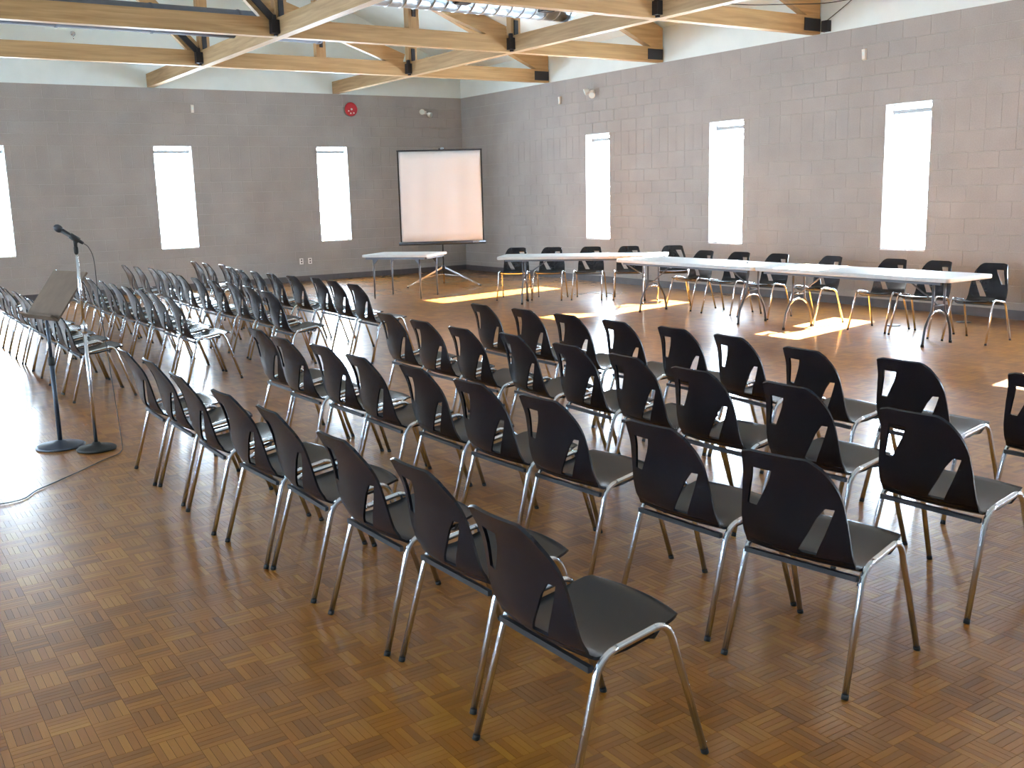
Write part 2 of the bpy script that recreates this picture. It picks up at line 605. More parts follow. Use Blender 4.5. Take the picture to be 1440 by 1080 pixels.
# baseboards
BB = 0.115
def baseboard(name, label, box):
    tag(MB().box(*box).build(name, MAT_BASE), label, 'baseboard', kind='structure')
baseboard('baseboard_back', 'dark vinyl baseboard along the screen wall', (X1, -0.001, -0.013, -0.001, 0, BB))
baseboard('baseboard_right', 'dark vinyl baseboard along the long window wall', (-0.013, -0.001, Y1, -0.014, 0, BB))
baseboard('baseboard_left', 'dark vinyl baseboard along the wall opposite the tables', (X1 + 0.001, X1 + 0.013, Y1, -0.014, 0, BB))
baseboard('baseboard_front', 'dark vinyl baseboard on the wall facing the screen', (X1 + 0.014, -0.014, Y1 + 0.001, Y1 + 0.013, 0, BB))

# windows: frame, transom bar near the head, two panes, sloping sill
WTOP = 2.66
def window(n, label, a0, a1, wall):
    mid = (a0 + a1) / 2
    hw = (a1 - a0) / 2
    if wall == 'back':   f = lambda a, d, z: (mid + a, d, z)
    elif wall == 'right': f = lambda a, d, z: (d, mid + a, z)
    elif wall == 'left': f = lambda a, d, z: (X1 - d, mid + a, z)
    else:                f = lambda a, d, z: (mid + a, Y1 - d, z)
    def bx(mb, p0, p1, d0, d1, z0, z1):
        A, B = f(p0, d0, z0), f(p1, d1, z1)
        mb.box(min(A[0], B[0]), max(A[0], B[0]), min(A[1], B[1]), max(A[1], B[1]), z0, z1)
    t = 0.014
    mb = MB()
    bx(mb, -hw, -hw + t, 0.17, 0.23, WZ0, WZ1); bx(mb, hw - t, hw, 0.17, 0.23, WZ0, WZ1)
    bx(mb, -hw + t, hw - t, 0.17, 0.23, WZ1 - t, WZ1); bx(mb, -hw + t, hw - t, 0.17, 0.23, WZ0, WZ0 + t)
    w = mb.build('window_%d' % n, MAT_FRAME)
    tag(w, label, 'window', kind='structure')
    mb = MB(); bx(mb, -hw + t, hw - t, 0.15, 0.225, WTOP - 0.030, WTOP + 0.025); mb.build('transom_bar', MAT_TRANSOM, w)
    mb = MB(); bx(mb, -hw + t, hw - t, 0.198, 0.204, WZ0 + t, WTOP - 0.030); mb.build('pane', MAT_GLASS, w)
    mb = MB(); bx(mb, -hw + t, hw - t, 0.198, 0.204, WTOP + 0.025, WZ1 - t); mb.build('pane', MAT_GLASS, w)
    mb = MB(); bx(mb, -hw, hw, -0.012, 0.165, WZ0 + 0.0005, WZ0 + 0.014); mb.build('sill', MAT_FRAME, w)
    # light portal filling the opening
    ld = bpy.data.lights.new('window_portal', 'AREA')
    ld.shape = 'RECTANGLE'
    ld.size, ld.size_y = 2 * hw, WZ1 - WZ0
    ld.cycles.is_portal = True
    lo = bpy.data.objects.new('window_portal', ld)
    COL.objects.link(lo)
    lo.location = f(0, 0.26, (WZ0 + WZ1) / 2)
    inward = Vector(f(0, 0, 0)) - Vector(f(0, 1, 0))
    lo.rotation_euler = inward.to_track_quat('-Z', 'Z').to_euler()

for i, (a0, a1) in enumerate(WIN_BACK):
    window(i + 1, ('tall narrow window in the screen wall, farthest from the screen',
                   'tall narrow window in the screen wall, second farthest from the screen',
                   'tall narrow window in the screen wall, behind the microphone stand',
                   'tall narrow window in the screen wall, second from the screen',
                   'tall narrow window in the screen wall, beside the projection screen')[i], a0, a1, 'back')
for i, (a0, a1) in enumerate(WIN_RIGHT):
    window(i + 6, 'tall narrow window in the long wall, %s from the screen corner' % ('first', 'second', 'third', 'fourth', 'fifth', 'sixth')[i], a0, a1, 'right')
for i, (a0, a1) in enumerate(WIN_LEFT):
    window(i + 12, 'tall narrow window opposite the tables, %s from the screen wall' % ('first', 'second', 'third', 'fourth', 'fifth')[i], a0, a1, 'left')

# ------------------------------------------------------------------ roof timbers
BD = 0.24     # depth of chords and beams
BW = 0.13
BEAM_X = [-3.05, -6.80]
TRUSS_Y = [-3.34, -6.65, -9.96]

def truss(y, label):
    t = empty('roof_truss', (0, y, H))
    P = lambda x, z: (x, 0, z - H)
    w2 = BW / 2
    MB().box(X1 + 0.02, -0.02, -w2, w2, 0.0, BD).build('bottom_chord', MAT_WOODX, t)
    for sgn in (0, 1):
        xx = (lambda x: x) if sgn == 0 else (lambda x: X1 - x)
        # rafter: from the wall up to the ridge, plumb cut at the wall
        prof = [(-0.03, BD + 0.002), (-0.30, BD + 0.002), (RIDGE_X + 0.02, SLOPE * abs(RIDGE_X) + 0.10),
                (RIDGE_X + 0.02, SLOPE * abs(RIDGE_X) + 0.53), (-0.03, 0.55)]
        v = [(xx(x), -w2, z) for x, z in prof] + [(xx(x), w2, z) for x, z in prof]
        n = len(prof)
        fs = [tuple(range(n)), tuple(reversed(range(n, 2 * n)))] + [(k, n + k, n + (k + 1) % n, (k + 1) % n) for k in range(n)]
        fs = [tuple(reversed(f)) for f in fs] if sgn == 0 else fs
        MB().add(v, fs).build('rafter', MAT_WOODX, t)
        # posts and webs
        for x in (-3.03, -6.80):
            top = SLOPE * abs(x) + 0.08
            MB().box(xx(x) - 0.085, xx(x) + 0.085, -w2 + 0.004, w2 - 0.004, BD + 0.001, top).build('post', MAT_WOODZ, t)
        MB().box(xx(-4.80) - 0.085, xx(-4.80) + 0.085, -w2 + 0.004, w2 - 0.004, BD + 0.001, 1.6).build('post', MAT_WOODZ, t)
        web = MB()
        a, b = Vector((xx(-3.22), 0, BD + 0.02)), Vector((xx(-6.70), 0, BD + 0.02 + 3.48 * 0.33))
        web.bar(a, b, BW * 0.7, 0.24)
        web.build('web', MAT_WOODX, t)
        web = MB()
        web.bar((xx(-6.95), 0, BD + 0.02), (xx(-8.60), 0, BD + 0.02 + 1.65), BW * 0.7, 0.20)
        web.build('web', MAT_WOODX, t)
        # steel: end plate at the wall, shoes and straps at the posts (on the side towards the camera)
        MB().box(min(xx(-0.03), xx(-0.36)), max(xx(-0.03), xx(-0.36)), -w2 - 0.012, -w2, 0.035, 0.205).build('end_plate', MAT_STEEL, t)
        for x in (-3.03, -6.80):
            sh = MB()
            sh.box(xx(x) - 0.175, xx(x) - 0.068, -w2 - 0.10, -w2, 0.03, 0.20)
            sh.box(xx(x) - 0.14, xx(x) - 0.09, -w2 - 0.05, -w2, 0.20, 0.27)
            sh.box(xx(x) - 0.12, xx(x) - 0.085, -w2 - 0.05, -w2, 0.005, 0.03)
            sh.build('steel_shoe', MAT_STEEL, t)
            MB().box(xx(x) - 0.035, xx(x) + 0.035, -w2 - 0.018, -w2 + 0.004, 0.242, 0.47).build('steel_strap', MAT_STEEL, t)
        MB().box(xx(-4.80) - 0.028, xx(-4.80) + 0.028, -w2 - 0.014, -w2 + 0.004, 0.40, 0.53).build('steel_strap', MAT_STEEL, t)
        MB().bar((xx(-6.93), -w2 - 0.02, 0.22), (xx(-7.50), -w2 - 0.02, 0.80), 0.035, 0.085, up=(0, 0, 1)).build('steel_strap', MAT_STEEL, t)
    tag(t, label, 'truss', 'timber roof trusses')

for y, l in zip(TRUSS_Y, ('timber roof truss nearest the screen wall', 'middle timber roof truss with steel shoes',
                          'timber roof truss farthest from the screen wall')):
    truss(y, l)

def beam(x, label):
    b = empty('ceiling_beam', (x, 0, H))
    ys = [-0.02] + TRUSS_Y + [Y1 + 0.02]
    for k in range(len(ys) - 1):
        y1 = ys[k] - (BW / 2 + 0.001 if k else 0)
        y0 = ys[k + 1] + (BW / 2 + 0.001 if k < len(ys) - 2 else 0)
        MB().box(-BW / 2, BW / 2, y0, y1, 0.0, BD).build('beam_length', MAT_WOODY, b)
    tag(b, label, 'beam', 'timber cross beams')
beam(BEAM_X[0], 'timber beam crossing the trusses nearer the long window wall')
beam(BEAM_X[1], 'timber beam crossing the trusses farther from the long window wall')

# ------------------------------------------------------------------ ducts under the roof
d = empty('spiral_duct', (-3.0, -8.0, 4.37))
R = 0.28
mb = MB().tube([(0, 0, 0), (-13.2, 0, 0)], R, 28)
body = mb.build('duct_body', MAT_GALV, d)
for k in range(66):
    x = -0.08 - k * 0.2
    MB().lathe([(R + 0.001, -0.012), (R + 0.007, -0.006), (R + 0.007, 0.006), (R + 0.001, 0.012)], (x, 0, 0), 28, 'X').build('seam', MAT_GALV, d)
for x in (-0.55, -1.9):
    MB().box(x - 0.09, x + 0.09, -R - 0.03, -R * 0.55, -0.22, -0.16).build('damper', MAT_STEEL, d)
for x in (-1.2, -4.2, -7.2, -10.2):
    MB().tube([(x, 0, R + 0.003), (x, 0, 1.35)], 0.006, 6).build('hanger_rod', MAT_STEEL, d)
tag(d, 'galvanised spiral air duct with seams above the timber beams', 'duct')

d = empty('air_duct', (-5.50, -5.0, 4.24))
MB().tube([(0, 0, 0), (-11.7, 0, 0)], 0.20, 24).build('duct_body', MAT_GREYDUCT, d)
for k in range(10):
    MB().lathe([(0.201, -0.02), (0.208, -0.012), (0.208, 0.012), (0.201, 0.02)], (-0.04 - k * 1.25, 0, 0), 24, 'X').build('collar', MAT_GREYDUCT, d)
for k in range(5):
    MB().tube([(-0.9 - k * 2.4, 0, 0.2), (-0.9 - k * 2.4, 0, 1.9)], 0.006, 6).build('hanger_rod', MAT_STEEL, d)
tag(d, 'dark blue-grey air duct running between two roof trusses', 'duct')

# ------------------------------------------------------------------ chairs
def make_chair():
    root = empty('shell_chair')
    # ---- backrest: rows from the seat bend (t=0) to the top (t=1)
    prof = [(0.0, -0.186, 0.452, 0.213), (0.03, -0.193, 0.462, 0.2128), (0.09, -0.202, 0.482, 0.2122), (0.16, -0.209, 0.507, 0.211), (0.25, -0.216, 0.54, 0.208), (0.40, -0.226, 0.598, 0.201),
            (0.46, -0.231, 0.621, 0.198), (0.52, -0.236, 0.644, 0.194), (0.58, -0.242, 0.667, 0.1895), (0.65, -0.250, 0.692, 0.183), (0.74, -0.263, 0.724, 0.175), (0.82, -0.277, 0.753, 0.166),
            (0.90, -0.293, 0.783, 0.154), (0.96, -0.304, 0.806, 0.145), (1.0, -0.312, 0.82, 0.138)]
    def lerp(t, pts):
        if t <= pts[0][0]: return pts[0][1]
        for (t0, a), (t1, b) in zip(pts, pts[1:]):
            if t <= t1: return a + (b - a) * (t - t0) / (t1 - t0)
        return pts[-1][1]
    e1 = [(0.03, -0.42), (0.52, -0.84), (1, -0.84)]
    e2 = [(0.03, -0.10), (0.40, -0.50), (0.52, -0.69), (1, -0.56)]
    e3 = [(0.40, 0.64), (0.82, 0.22), (1, 0.20)]
    e4 = [(0.40, 0.86), (0.82, 0.74), (1, 0.74)]
    wl = [(0, 0.213), (0.25, 0.208), (0.40, 0.199), (0.57, 0.186), (0.74, 0.167), (0.90, 0.151), (1, 0.141)]
    wr = [(0, 0.213), (0.25, 0.212), (0.57, 0.203), (0.74, 0.193), (0.82, 0.185), (0.90, 0.172), (0.96, 0.159), (1, 0.144)]
    bm = bmesh.new()
    grid = []
    for t, x, z, hw in prof:
        s = [-1.0, lerp(t, e1), 0, 0, 0, lerp(t, e2), 0, 0, 0, lerp(t, e3), 0, 0, lerp(t, e4), 1.0]
        s[2], s[3], s[4] = [s[1] + (s[5] - s[1]) * k / 4 for k in (1, 2, 3)]
        s[6], s[7], s[8] = [s[5] + (s[9] - s[5]) * k / 4 for k in (1, 2, 3)]
        s[10], s[11] = [s[9] + (s[12] - s[9]) * k / 3 for k in (1, 2)]
        s.insert(1, (s[0] + s[1]) / 2)
        row = []
        for k, q in enumerate(s):
            # right shoulder is rounded, left shoulder nearly square
            zz, yy = z, q * (lerp(t, wl) if q > 0 else lerp(t, wr))
            if t > 0.65:
                f = (t - 0.65) / 0.35
                if q < -0.7: zz -= 0.014 * f * ((-0.7 - q) / 0.3) ** 2
                if q > 0.75: zz -= 0.010 * f * ((q - 0.75) / 0.25) ** 2
            row.append(bm.verts.new((x - 0.016 + 0.034 * q * q * (1 - 0.6 * t), yy, zz)))
        grid.append(row)
    ts = [p[0] for p in prof]
    for j in range(len(grid) - 1):
        t0, t1 = ts[j], ts[j + 1]
        for k in range(len(grid[0]) - 1):
            if 2 <= k <= 5 and t0 >= 0.029 and t1 <= 0.521: continue     # lower slot
            if 10 <= k <= 12 and t0 >= 0.399 and t1 <= 0.821: continue   # upper slot
            bm.faces.new((grid[j][k], grid[j][k + 1], grid[j + 1][k + 1], grid[j + 1][k]))
    def finish(bm, name, thick):
        loose = [v for v in bm.verts if not v.link_faces]
        bmesh.ops.delete(bm, geom=loose, context='VERTS')
        bmesh.ops.recalc_face_normals(bm, faces=bm.faces[:])
        ff = bm.faces[:]
        r = bmesh.ops.solidify(bm, geom=ff, thickness=thick)
        bmesh.ops.recalc_face_normals(bm, faces=bm.faces[:])
        for e in bm.edges:
            if len(e.link_faces) == 2 and e.calc_face_angle(0) > 0.9: e.smooth = False
        for f in bm.faces: f.smooth = True
        me = bpy.data.meshes.new(name)
        bm.to_mesh(me); bm.free()
        me.materials.append(MAT_PLASTIC)
        return link(name, me, root)
    finish(bm, 'backrest', 0.010)
    # ---- seat
    sp = [(-0.1855, 0.4505, 0.213), (-0.172, 0.432, 0.214), (-0.145, 0.420, 0.2155), (-0.10, 0.416, 0.2165), (-0.03, 0.419, 0.217), (0.05, 0.431, 0.2165),
          (0.11, 0.445, 0.213), (0.155, 0.455, 0.208), (0.180, 0.458, 0.200), (0.195, 0.452, 0.190), (0.199, 0.444, 0.184)]
    bm = bmesh.new()
    grid = []
    N = 12
    for j, (x, z, hw) in enumerate(sp):
        v = j / (len(sp) - 1)
        row = []
        for k in range(N + 1):
            q = -1 + 2 * k / N
            bx = -0.016 + 0.034 * q * q if j == 0 else (0.036 * (1 - q * q) * max(0, (v - 0.45) / 0.55) + (-0.016 + 0.034 * q * q) * max(0, 1 - j / 3))
            dish = 0.009 * (1 - q * q) * math.sin(math.pi * v) ** 2
            row.append(bm.verts.new((x + bx, q * hw, z - dish)))
        grid.append(row)
    for j in range(len(grid) - 1):
        for k in range(N):
            bm.faces.new((grid[j][k], grid[j][k + 1], grid[j + 1][k + 1], grid[j + 1][k]))
    finish(bm, 'seat', 0.010)
    # ---- chrome frame
    r = 0.0115
    def arc(p0, p1, p2, n=6):
        """quadratic bend p0-p1-p2"""
        p0, p1, p2 = Vector(p0), Vector(p1), Vector(p2)
        return [p0 * (1 - t) ** 2 + p1 * 2 * t * (1 - t) + p2 * t * t for t in [k / n for k in range(n + 1)]]
    for s in (1, -1):
        yr = 0.228 * s
        yf = 0.243 * s
        rb = Vector((-0.135, yr, 0.424)); fb = Vector((0.118, yr, 0.462))
        rail0 = rb + (fb - rb) * 0.24; rail1 = fb - (fb - rb) * 0.20
        rf = Vector((-0.258, yf, 0.012)); ff = Vector((0.258, yf, 0.012))
        MB().tube([rail0, rail1], r, 10, False).build('side_rail', MAT_CHROME, root)
        for c, end, foot in ((rb, rail0, rf), (fb, rail1, ff)):
            k = c + (foot - c).normalized() * 0.065
            leg = MB().tube(arc(end, c, k) + [foot], r, 10).build('leg', MAT_CHROME, root)
            dirv = (foot - c).normalized()
            MB().tube([foot - dirv * 0.004, (foot.x + dirv.x * .012, foot.y + dirv.y * .012, 0.0)], [r + 0.0008, r + 0.0010], 10).build('foot_cap', MAT_RUBBER, leg)
    MB().bar((-0.165, -0.222, 0.392), (-0.165, 0.222, 0.392), 0.016, 0.018).build('rear_crossbar', MAT_DARKMETAL, root)
    MB().tube([(0.085, -0.226, 0.448), (0.085, -0.205, 0.414), (0.085, -0.18, 0.406), (0.085, 0.18, 0.406), (0.085, 0.205, 0.414), (0.085, 0.226, 0.448)], 0.007, 8).build('front_crossbar', MAT_DARKMETAL, root)
    return root

NEAR = {
 'A': [(-10.379, -17.823, 0.6), (-10.31, -17.19, 1.4), (-10.345, -16.628, 1.6), (-10.36, -15.968, -0.5), (-10.393, -15.487, 2.7), (-10.423, -14.844, -1.1), (-10.407, -14.209, -0.1), (-10.422, -13.713, -1.1)],
 'B': [(-9.289, -17.821, 9.1), (-9.308, -17.246, 3.2), (-9.337, -16.542, 4.1), (-9.365, -16.01, 2.9), (-9.366, -15.397, 0.3), (-9.438, -14.963, 0.2), (-9.429, -14.338, 2.5), (-9.483, -13.839, 3.1), (-9.451, -13.33, 1.9)],
 'C': [(-8.388, -17.743, 1.9), (-8.318, -17.064, -0.1), (-8.352, -16.467, 1.2), (-8.32, -15.956, -2.7), (-8.309, -15.398, -1.8), (-8.305, -14.809, -4.4), (-8.379, -14.274, 0.2), (-8.385, -13.728, 1.2), (-8.355, -13.136, -0.9)],
 'D': [(-7.316, -17.66, 0.0), (-7.391, -16.992, 0.4), (-7.456, -16.435, -3.7), (-7.375, -15.815, -5.1), (-7.363, -15.243, -0.9), (-7.405, -14.784, -2.2), (-7.424, -14.164, -0.0), (-7.448, -13.655, 0.6), (-7.496, -13.172, -1.9)]}
FAR = {
 'A': [(-10.30, -10.57), (-10.30, -10.03), (-10.31, -9.48), (-10.30, -8.93), (-10.29, -8.38), (-10.31, -7.83), (-10.30, -7.29), (-10.30, -6.74), (-10.29, -6.2)],
 'B': [(-9.246, -10.355), (-9.257, -9.824), (-9.241, -9.276), (-9.252, -8.706), (-9.268, -8.151), (-9.271, -7.64), (-9.298, -7.142), (-9.26, -6.523), (-9.253, -5.99), (-9.289, -5.52), (-9.276, -5.03)],
 'C': [(-8.345, -10.533), (-8.275, -9.79), (-8.257, -9.153), (-8.292, -8.66), (-8.326, -8.12), (-8.331, -7.50), (-8.275, -6.90), (-8.252, -6.316), (-8.226, -5.75), (-8.29, -5.22), (-8.334, -4.72)],
 'D': [(-7.384, -10.464), (-7.346, -9.83), (-7.316, -9.29), (-7.396, -8.78), (-7.443, -8.25), (-7.462, -7.74), (-7.473, -7.2), (-7.402, -6.58), (-7.295, -5.95), (-7.359, -5.39), (-7.349, -4.80)]}
GAP = 0.53
for lst in list(NEAR.values()) + list(FAR.values()):
    ys = [q[1] for q in lst]
    for _ in range(60):
        for i in range(len(ys) - 1):
            lack = GAP - (ys[i + 1] - ys[i]) if ys[1] > ys[0] else GAP - (ys[i] - ys[i + 1])
            if lack > 0:
                ys[i] -= lack / 2; ys[i + 1] += lack / 2
    for i, q in enumerate(lst):
        lst[i] = (q[0], ys[i]) + tuple(q[2:])
ORD = ['nearest the aisle', 'second from the aisle', 'third from the aisle', 'fourth from the aisle', 'fifth from the aisle', 'sixth from the aisle',
       'seventh from the aisle', 'eighth from the aisle', 'ninth from the aisle', 'tenth from the aisle', 'eleventh from the aisle']
ROWN = {'A': 'back row', 'B': 'third row', 'C': 'second row', 'D': 'front row'}
chair0 = make_chair()
state = {'used': False}
def put_chair(x, y, deg, label, group):
    if not state['used']:
        o = chair0; state['used'] = True
    else:
        o = copy_tree(chair0)
    o.location = (x, y, 0)
    o.rotation_euler = (0, 0, math.radians(deg))
    tag(o, label, 'chair', group)
for row, lst in NEAR.items():
    n = len(lst)
    for k, (x, y, a) in enumerate(lst):
        put_chair(x, y, a, 'black shell chair, %s %s, block away from the screen' % (ROWN[row], ORD[n - 1 - k]), 'black shell chairs in rows')
for row, lst in FAR.items():
    for k, (x, y) in enumerate(lst):
        put_chair(x, y, rnd.uniform(-1, 1), 'black shell chair, %s %s, block near the screen' % (ROWN[row], ORD[k]), 'black shell chairs in rows')
# chairs behind the tables: back tops in a slanting line, then in a straight one
SLANT = [(-2.72, -6.15), (-2.30, -6.58), (-1.85, -7.04), (-1.42, -7.48), (-0.93, -7.98)]
STRAIGHT = [-9.41, -10.10, -10.79, -11.67, -12.58, -13.17, -13.83]
CNT = ['first', 'second', 'third', 'fourth', 'fifth', 'sixth', 'seventh']
for k, (x, y) in enumerate(SLANT):
    a = 225.0 + rnd.uniform(-3, 3)
    c, s = math.cos(math.radians(a)), math.sin(math.radians(a))
    put_chair(x + 0.312 * c, y + 0.312 * s, a, 'black shell chair behind the slanted table, %s from the screen' % CNT[k], 'black shell chairs behind the tables')
for k, y in enumerate(STRAIGHT):
    a = 180.0 + (3, 8, 6, -4, 5, 2, 4)[k]
    c, s = math.cos(math.radians(a)), math.sin(math.radians(a))
    put_chair(-1.62 + 0.312 * c, y + 0.312 * s, a, 'black shell chair behind the straight tables, %s from the screen' % CNT[k], 'black shell chairs behind the tables')

# ------------------------------------------------------------------ tables
def rounded_slab(hl, hw, z0, z1, rad, n=5):
    pts = []
    for cx, cy, a0 in ((hl - rad, hw - rad, 0), (-hl + rad, hw - rad, 90), (-hl + rad, -hw + rad, 180), (hl - rad, -hw + rad, 270)):
        for k in range(n + 1):
            a = math.radians(a0 + 90 * k / n)
            pts.append((cx + rad * math.cos(a), cy + rad * math.sin(a)))
    m = len(pts)
    mb = MB()
    b = 0.006
    def ring(z, inset):
        f = [(x - math.copysign(inset, x), y - math.copysign(inset, y), z) for x, y in pts]
        return f
    vs = ring(z0, b) + ring(z0 + b, 0) + ring(z1 - b, 0) + ring(z1, b)
    fs = [tuple(reversed(range(m))), tuple(range(3 * m, 4 * m))]
    for j in range(3):
        for k in range(m):
            fs.append((j * m + k, j * m + (k + 1) % m, (j + 1) * m + (k + 1) % m, (j + 1) * m + k))
    return mb.add(vs, fs)

def folding_table(cx, cy, ang, length, width, label, group):
    t = empty('folding_table', (cx, cy, 0), math.radians(ang))
    hl, hw = length / 2, width / 2
    rounded_slab(hl, hw, 0.703, 0.747, 0.05).build('tabletop', MAT_TABLE, t)
    for s in (-1, 1):
        x = s * (hl - 0.36)
        # wishbone leg: two uprights bowing out to the floor, arched tie between them
        for q in (-1, 1):
            pts = [(x, q * 0.10, 0.70), (x, q * 0.10, 0.45), (x, q * 0.11, 0.37), (x, q * 0.16, 0.30), (x, q * 0.215, 0.20), (x, q * 0.24, 0.09), (x, q * 0.25, 0.004)]
            leg = MB().tube(pts, 0.0135, 9).build('leg', MAT_TABLELEG, t)
            MB().tube([(x, q * 0.249, 0.03), (x, q * 0.25, 0.0)], 0.017, 9).build('foot_cap', MAT_RUBBER, leg)
        MB().tube([(x, -0.155, 0.30), (x, -0.08, 0.352), (x, 0, 0.366), (x, 0.08, 0.352), (x, 0.155, 0.30)], 0.012, 8).build('arched_tie', MAT_CHROME, t)
        MB().tube([(x, -0.30, 0.690), (x, 0.30, 0.690)], 0.013, 8).build('pivot_bar', MAT_TABLELEG, t)
        MB().tube([(x, 0, 0.42), (x - s * 0.42, 0, 0.695)], 0.009, 8).build('brace', MAT_TABLELEG, t)
        MB().tube([(x, -0.10, 0.42), (x, 0.10, 0.42)], 0.009, 8).build('brace_bar', MAT_TABLELEG, t)
    for q in (-1, 1):
        MB().box(-hl + 0.12, hl - 0.12, q * (hw - 0.06) - 0.012, q * (hw - 0.06) + 0.012, 0.672, 0.7025).build('side_rail', MAT_TABLELEG, t)
    tag(t, label, 'table', group)
    return t
folding_table(-2.515, -7.66, -45.4, 2.58, 0.76, 'long grey folding table set at a slant, nearest the screen', 'long folding tables')
folding_table(-2.50, -10.20, 90, 2.60, 0.80, 'long grey folding table, middle one of the three', 'long folding tables')
folding_table(-2.49, -12.81, 90, 2.60, 0.80, 'long grey folding table at the end away from the screen', 'long folding tables')

t = empty('card_table', (-4.03, -4.66, 0), math.radians(-52))
rounded_slab(0.60, 0.45, 0.705, 0.745, 0.04).build('tabletop', MAT_TABLE, t)
for sx in (-1, 1):
    for sy in (-1, 1):
        leg = MB().tube([(sx * 0.42, sy * 0.36, 0.705), (sx * 0.425, sy * 0.365, 0.0)], [0.018, 0.012], 9).build('leg', MAT_TABLELEG, t)
        MB().add([(sx * 0.42, sy * 0.36 - 0.012, 0.704), (sx * 0.30, sy * 0.36 - 0.012, 0.704), (sx * 0.42, sy * 0.36 - 0.012, 0.56),
                  (sx * 0.42, sy * 0.36 + 0.012, 0.704), (sx * 0.30, sy * 0.36 + 0.012, 0.704), (sx * 0.42, sy * 0.36 + 0.012, 0.56)],
                 [(0, 1, 2), (5, 4, 3), (0, 3, 4, 1), (1, 4, 5, 2), (2, 5, 3, 0)]).build('corner_bracket', MAT_TABLELEG, leg)
for q in (-1, 1):
    MB().box(-0.54, 0.54, q * 0.40 - 0.012, q * 0.40 + 0.012, 0.668, 0.7045).build('apron', MAT_TABLELEG, t)
    MB().box(q * 0.545 - 0.012, q * 0.545 + 0.012, -0.385, 0.385, 0.668, 0.7045).build('apron', MAT_TABLELEG, t)
tag(t, 'short grey folding table in front of the projection screen', 'table')

pen = MB().tube([(-2.43, -10.99, 0.7525), (-2.37, -10.90, 0.7525)], 0.0055, 8).build('pen', MAT_STEEL)
tag(pen, 'dark pen lying on the middle long table', 'pen')

# ------------------------------------------------------------------ projection screen on a tripod
sc = Vector((-2.50, -3.30, 0))
ang = math.atan2(CAM.y - sc.y, CAM.x - sc.x)
s = empty('projection_screen', sc, ang)      # local +x looks at the camera side of the room, local y runs along the screen
HWS = 0.765
ZB, ZT = 0.845, 2.515
# fabric sags in soft upright folds
mb = MB()
NX, NZ = 36, 10
vs = []
for j in range(NZ + 1):
    for i in range(NX + 1):
        y = -HWS + 2 * HWS * i / NX
        v = j / NZ
        wob = 0.006 * math.sin(y * 9 + 1.0 + 1.2 * v) + 0.004 * math.sin(y * 17 - 2 * v)
        vs.append((0.02 + wob * math.sin(math.pi * v) ** 0.5 if 0 < v < 1 else 0.02, y, ZB + (ZT - ZB) * v))
mb.add(vs, [(j * (NX + 1) + i, j * (NX + 1) + i + 1, (j + 1) * (NX + 1) + i + 1, (j + 1) * (NX + 1) + i) for j in range(NZ) for i in range(NX)], True)
fab = mb.build('screen_fabric', MAT_SCREEN, s)
md = fab.modifiers.new('solid', 'SOLIDIFY'); md.thickness = 0.002; md.offset = -1
for q in (-1, 1):
    MB().box(0.018, 0.026, q * (HWS + 0.012) - 0.013, q * (HWS + 0.012) + 0.013, ZB, ZT).build('black_border', MAT_RUBBER, s)
MB().box(0.008, 0.032, -HWS - 0.03, HWS + 0.03, ZT, ZT + 0.028).build('top_bar', MAT_DARKMETAL, s)
MB().tube([(0.02, -HWS - 0.055, ZB - 0.03), (0.02, HWS + 0.055, ZB - 0.03)], 0.034, 14).build('roller_case', MAT_DARKMETAL, s)
MB().box(0.04, 0.06, HWS - 0.20, HWS - 0.08, ZB - 0.035, ZB - 0.005).build('case_handle', MAT_CHROME, s)
MB().tube([(-0.025, 0, 0.22), (-0.025, 0, ZT + 0.05)], 0.014, 10).build('mast', MAT_DARKMETAL, s)
MB().obox((0.0, 0.05, ZT + 0.045), (0.018, 0, 0), (0, 0.03, 0), (0, 0, 0.02)).build('top_hook', MAT_CHROME, s)
MB().lathe([(0.03, -0.05), (0.034, -0.04), (0.034, 0.04), (0.03, 0.05)], (-0.025, 0, 0.34), 14).build('tripod_hub', MAT_DARKMETAL, s)
for a in (72, -72, 180):
    a2 = math.radians(a)
    e = Vector((-0.025 + 0.72 * math.cos(a2), 0.72 * math.sin(a2), 0.012))
    leg = MB().bar((-0.025 + 0.03 * math.cos(a2), 0.03 * math.sin(a2), 0.35), e, 0.022, 0.03).build('tripod_leg', MAT_CHROME, s)
    m_ = Vector((-0.025 + 0.34 * math.cos(a2), 0.34 * math.sin(a2), 0.185))
    MB().bar((-0.025, 0, 0.225), m_, 0.014, 0.012).build('strut', MAT_CHROME, leg)
    MB().lathe([(0.018, 0.0), (0.02, 0.012), (0.016, 0.024)], (e.x, e.y, 0.0), 10).build('foot_cap', MAT_RUBBER, leg)
tag(s, 'white projection screen on a tripod in the room corner', 'screen')

# ------------------------------------------------------------------ music stand and microphone stand
m = empty('music_stand', (-10.96, -12.46, 0), math.radians(16))
MB().lathe([(0.165, 0.0), (0.168, 0.010), (0.150, 0.020), (0.05, 0.032), (0.022, 0.05)], (0, 0, 0), 32).build('base', MAT_BLUEGREY, m)
MB().tube([(0, 0, 0.045), (0, 0, 0.62)], 0.016, 12).build('lower_pole', MAT_BLUEGREY, m)
MB().tube([(0, 0, 0.61), (0, 0, 0.925)], 0.012, 12).build('upper_pole', MAT_BLUEGREY, m)
MB().lathe([(0.02, -0.03), (0.023, -0.02), (0.023, 0.02), (0.018, 0.03)], (0, 0, 0.62), 14).build('clamp_collar', MAT_RUBBER, m)
lo, hi = Vector((-0.035, 0, 0.925)), Vector((0.205, 0, 1.235))
up = (hi - lo)
nrm = Vector((-up.z, 0, up.x)).normalized()
desk = MB().obox((lo + hi) / 2, up / 2, Vector((0, 0.24, 0)), nrm * 0.006).build('desk', MAT_BROWN, m)
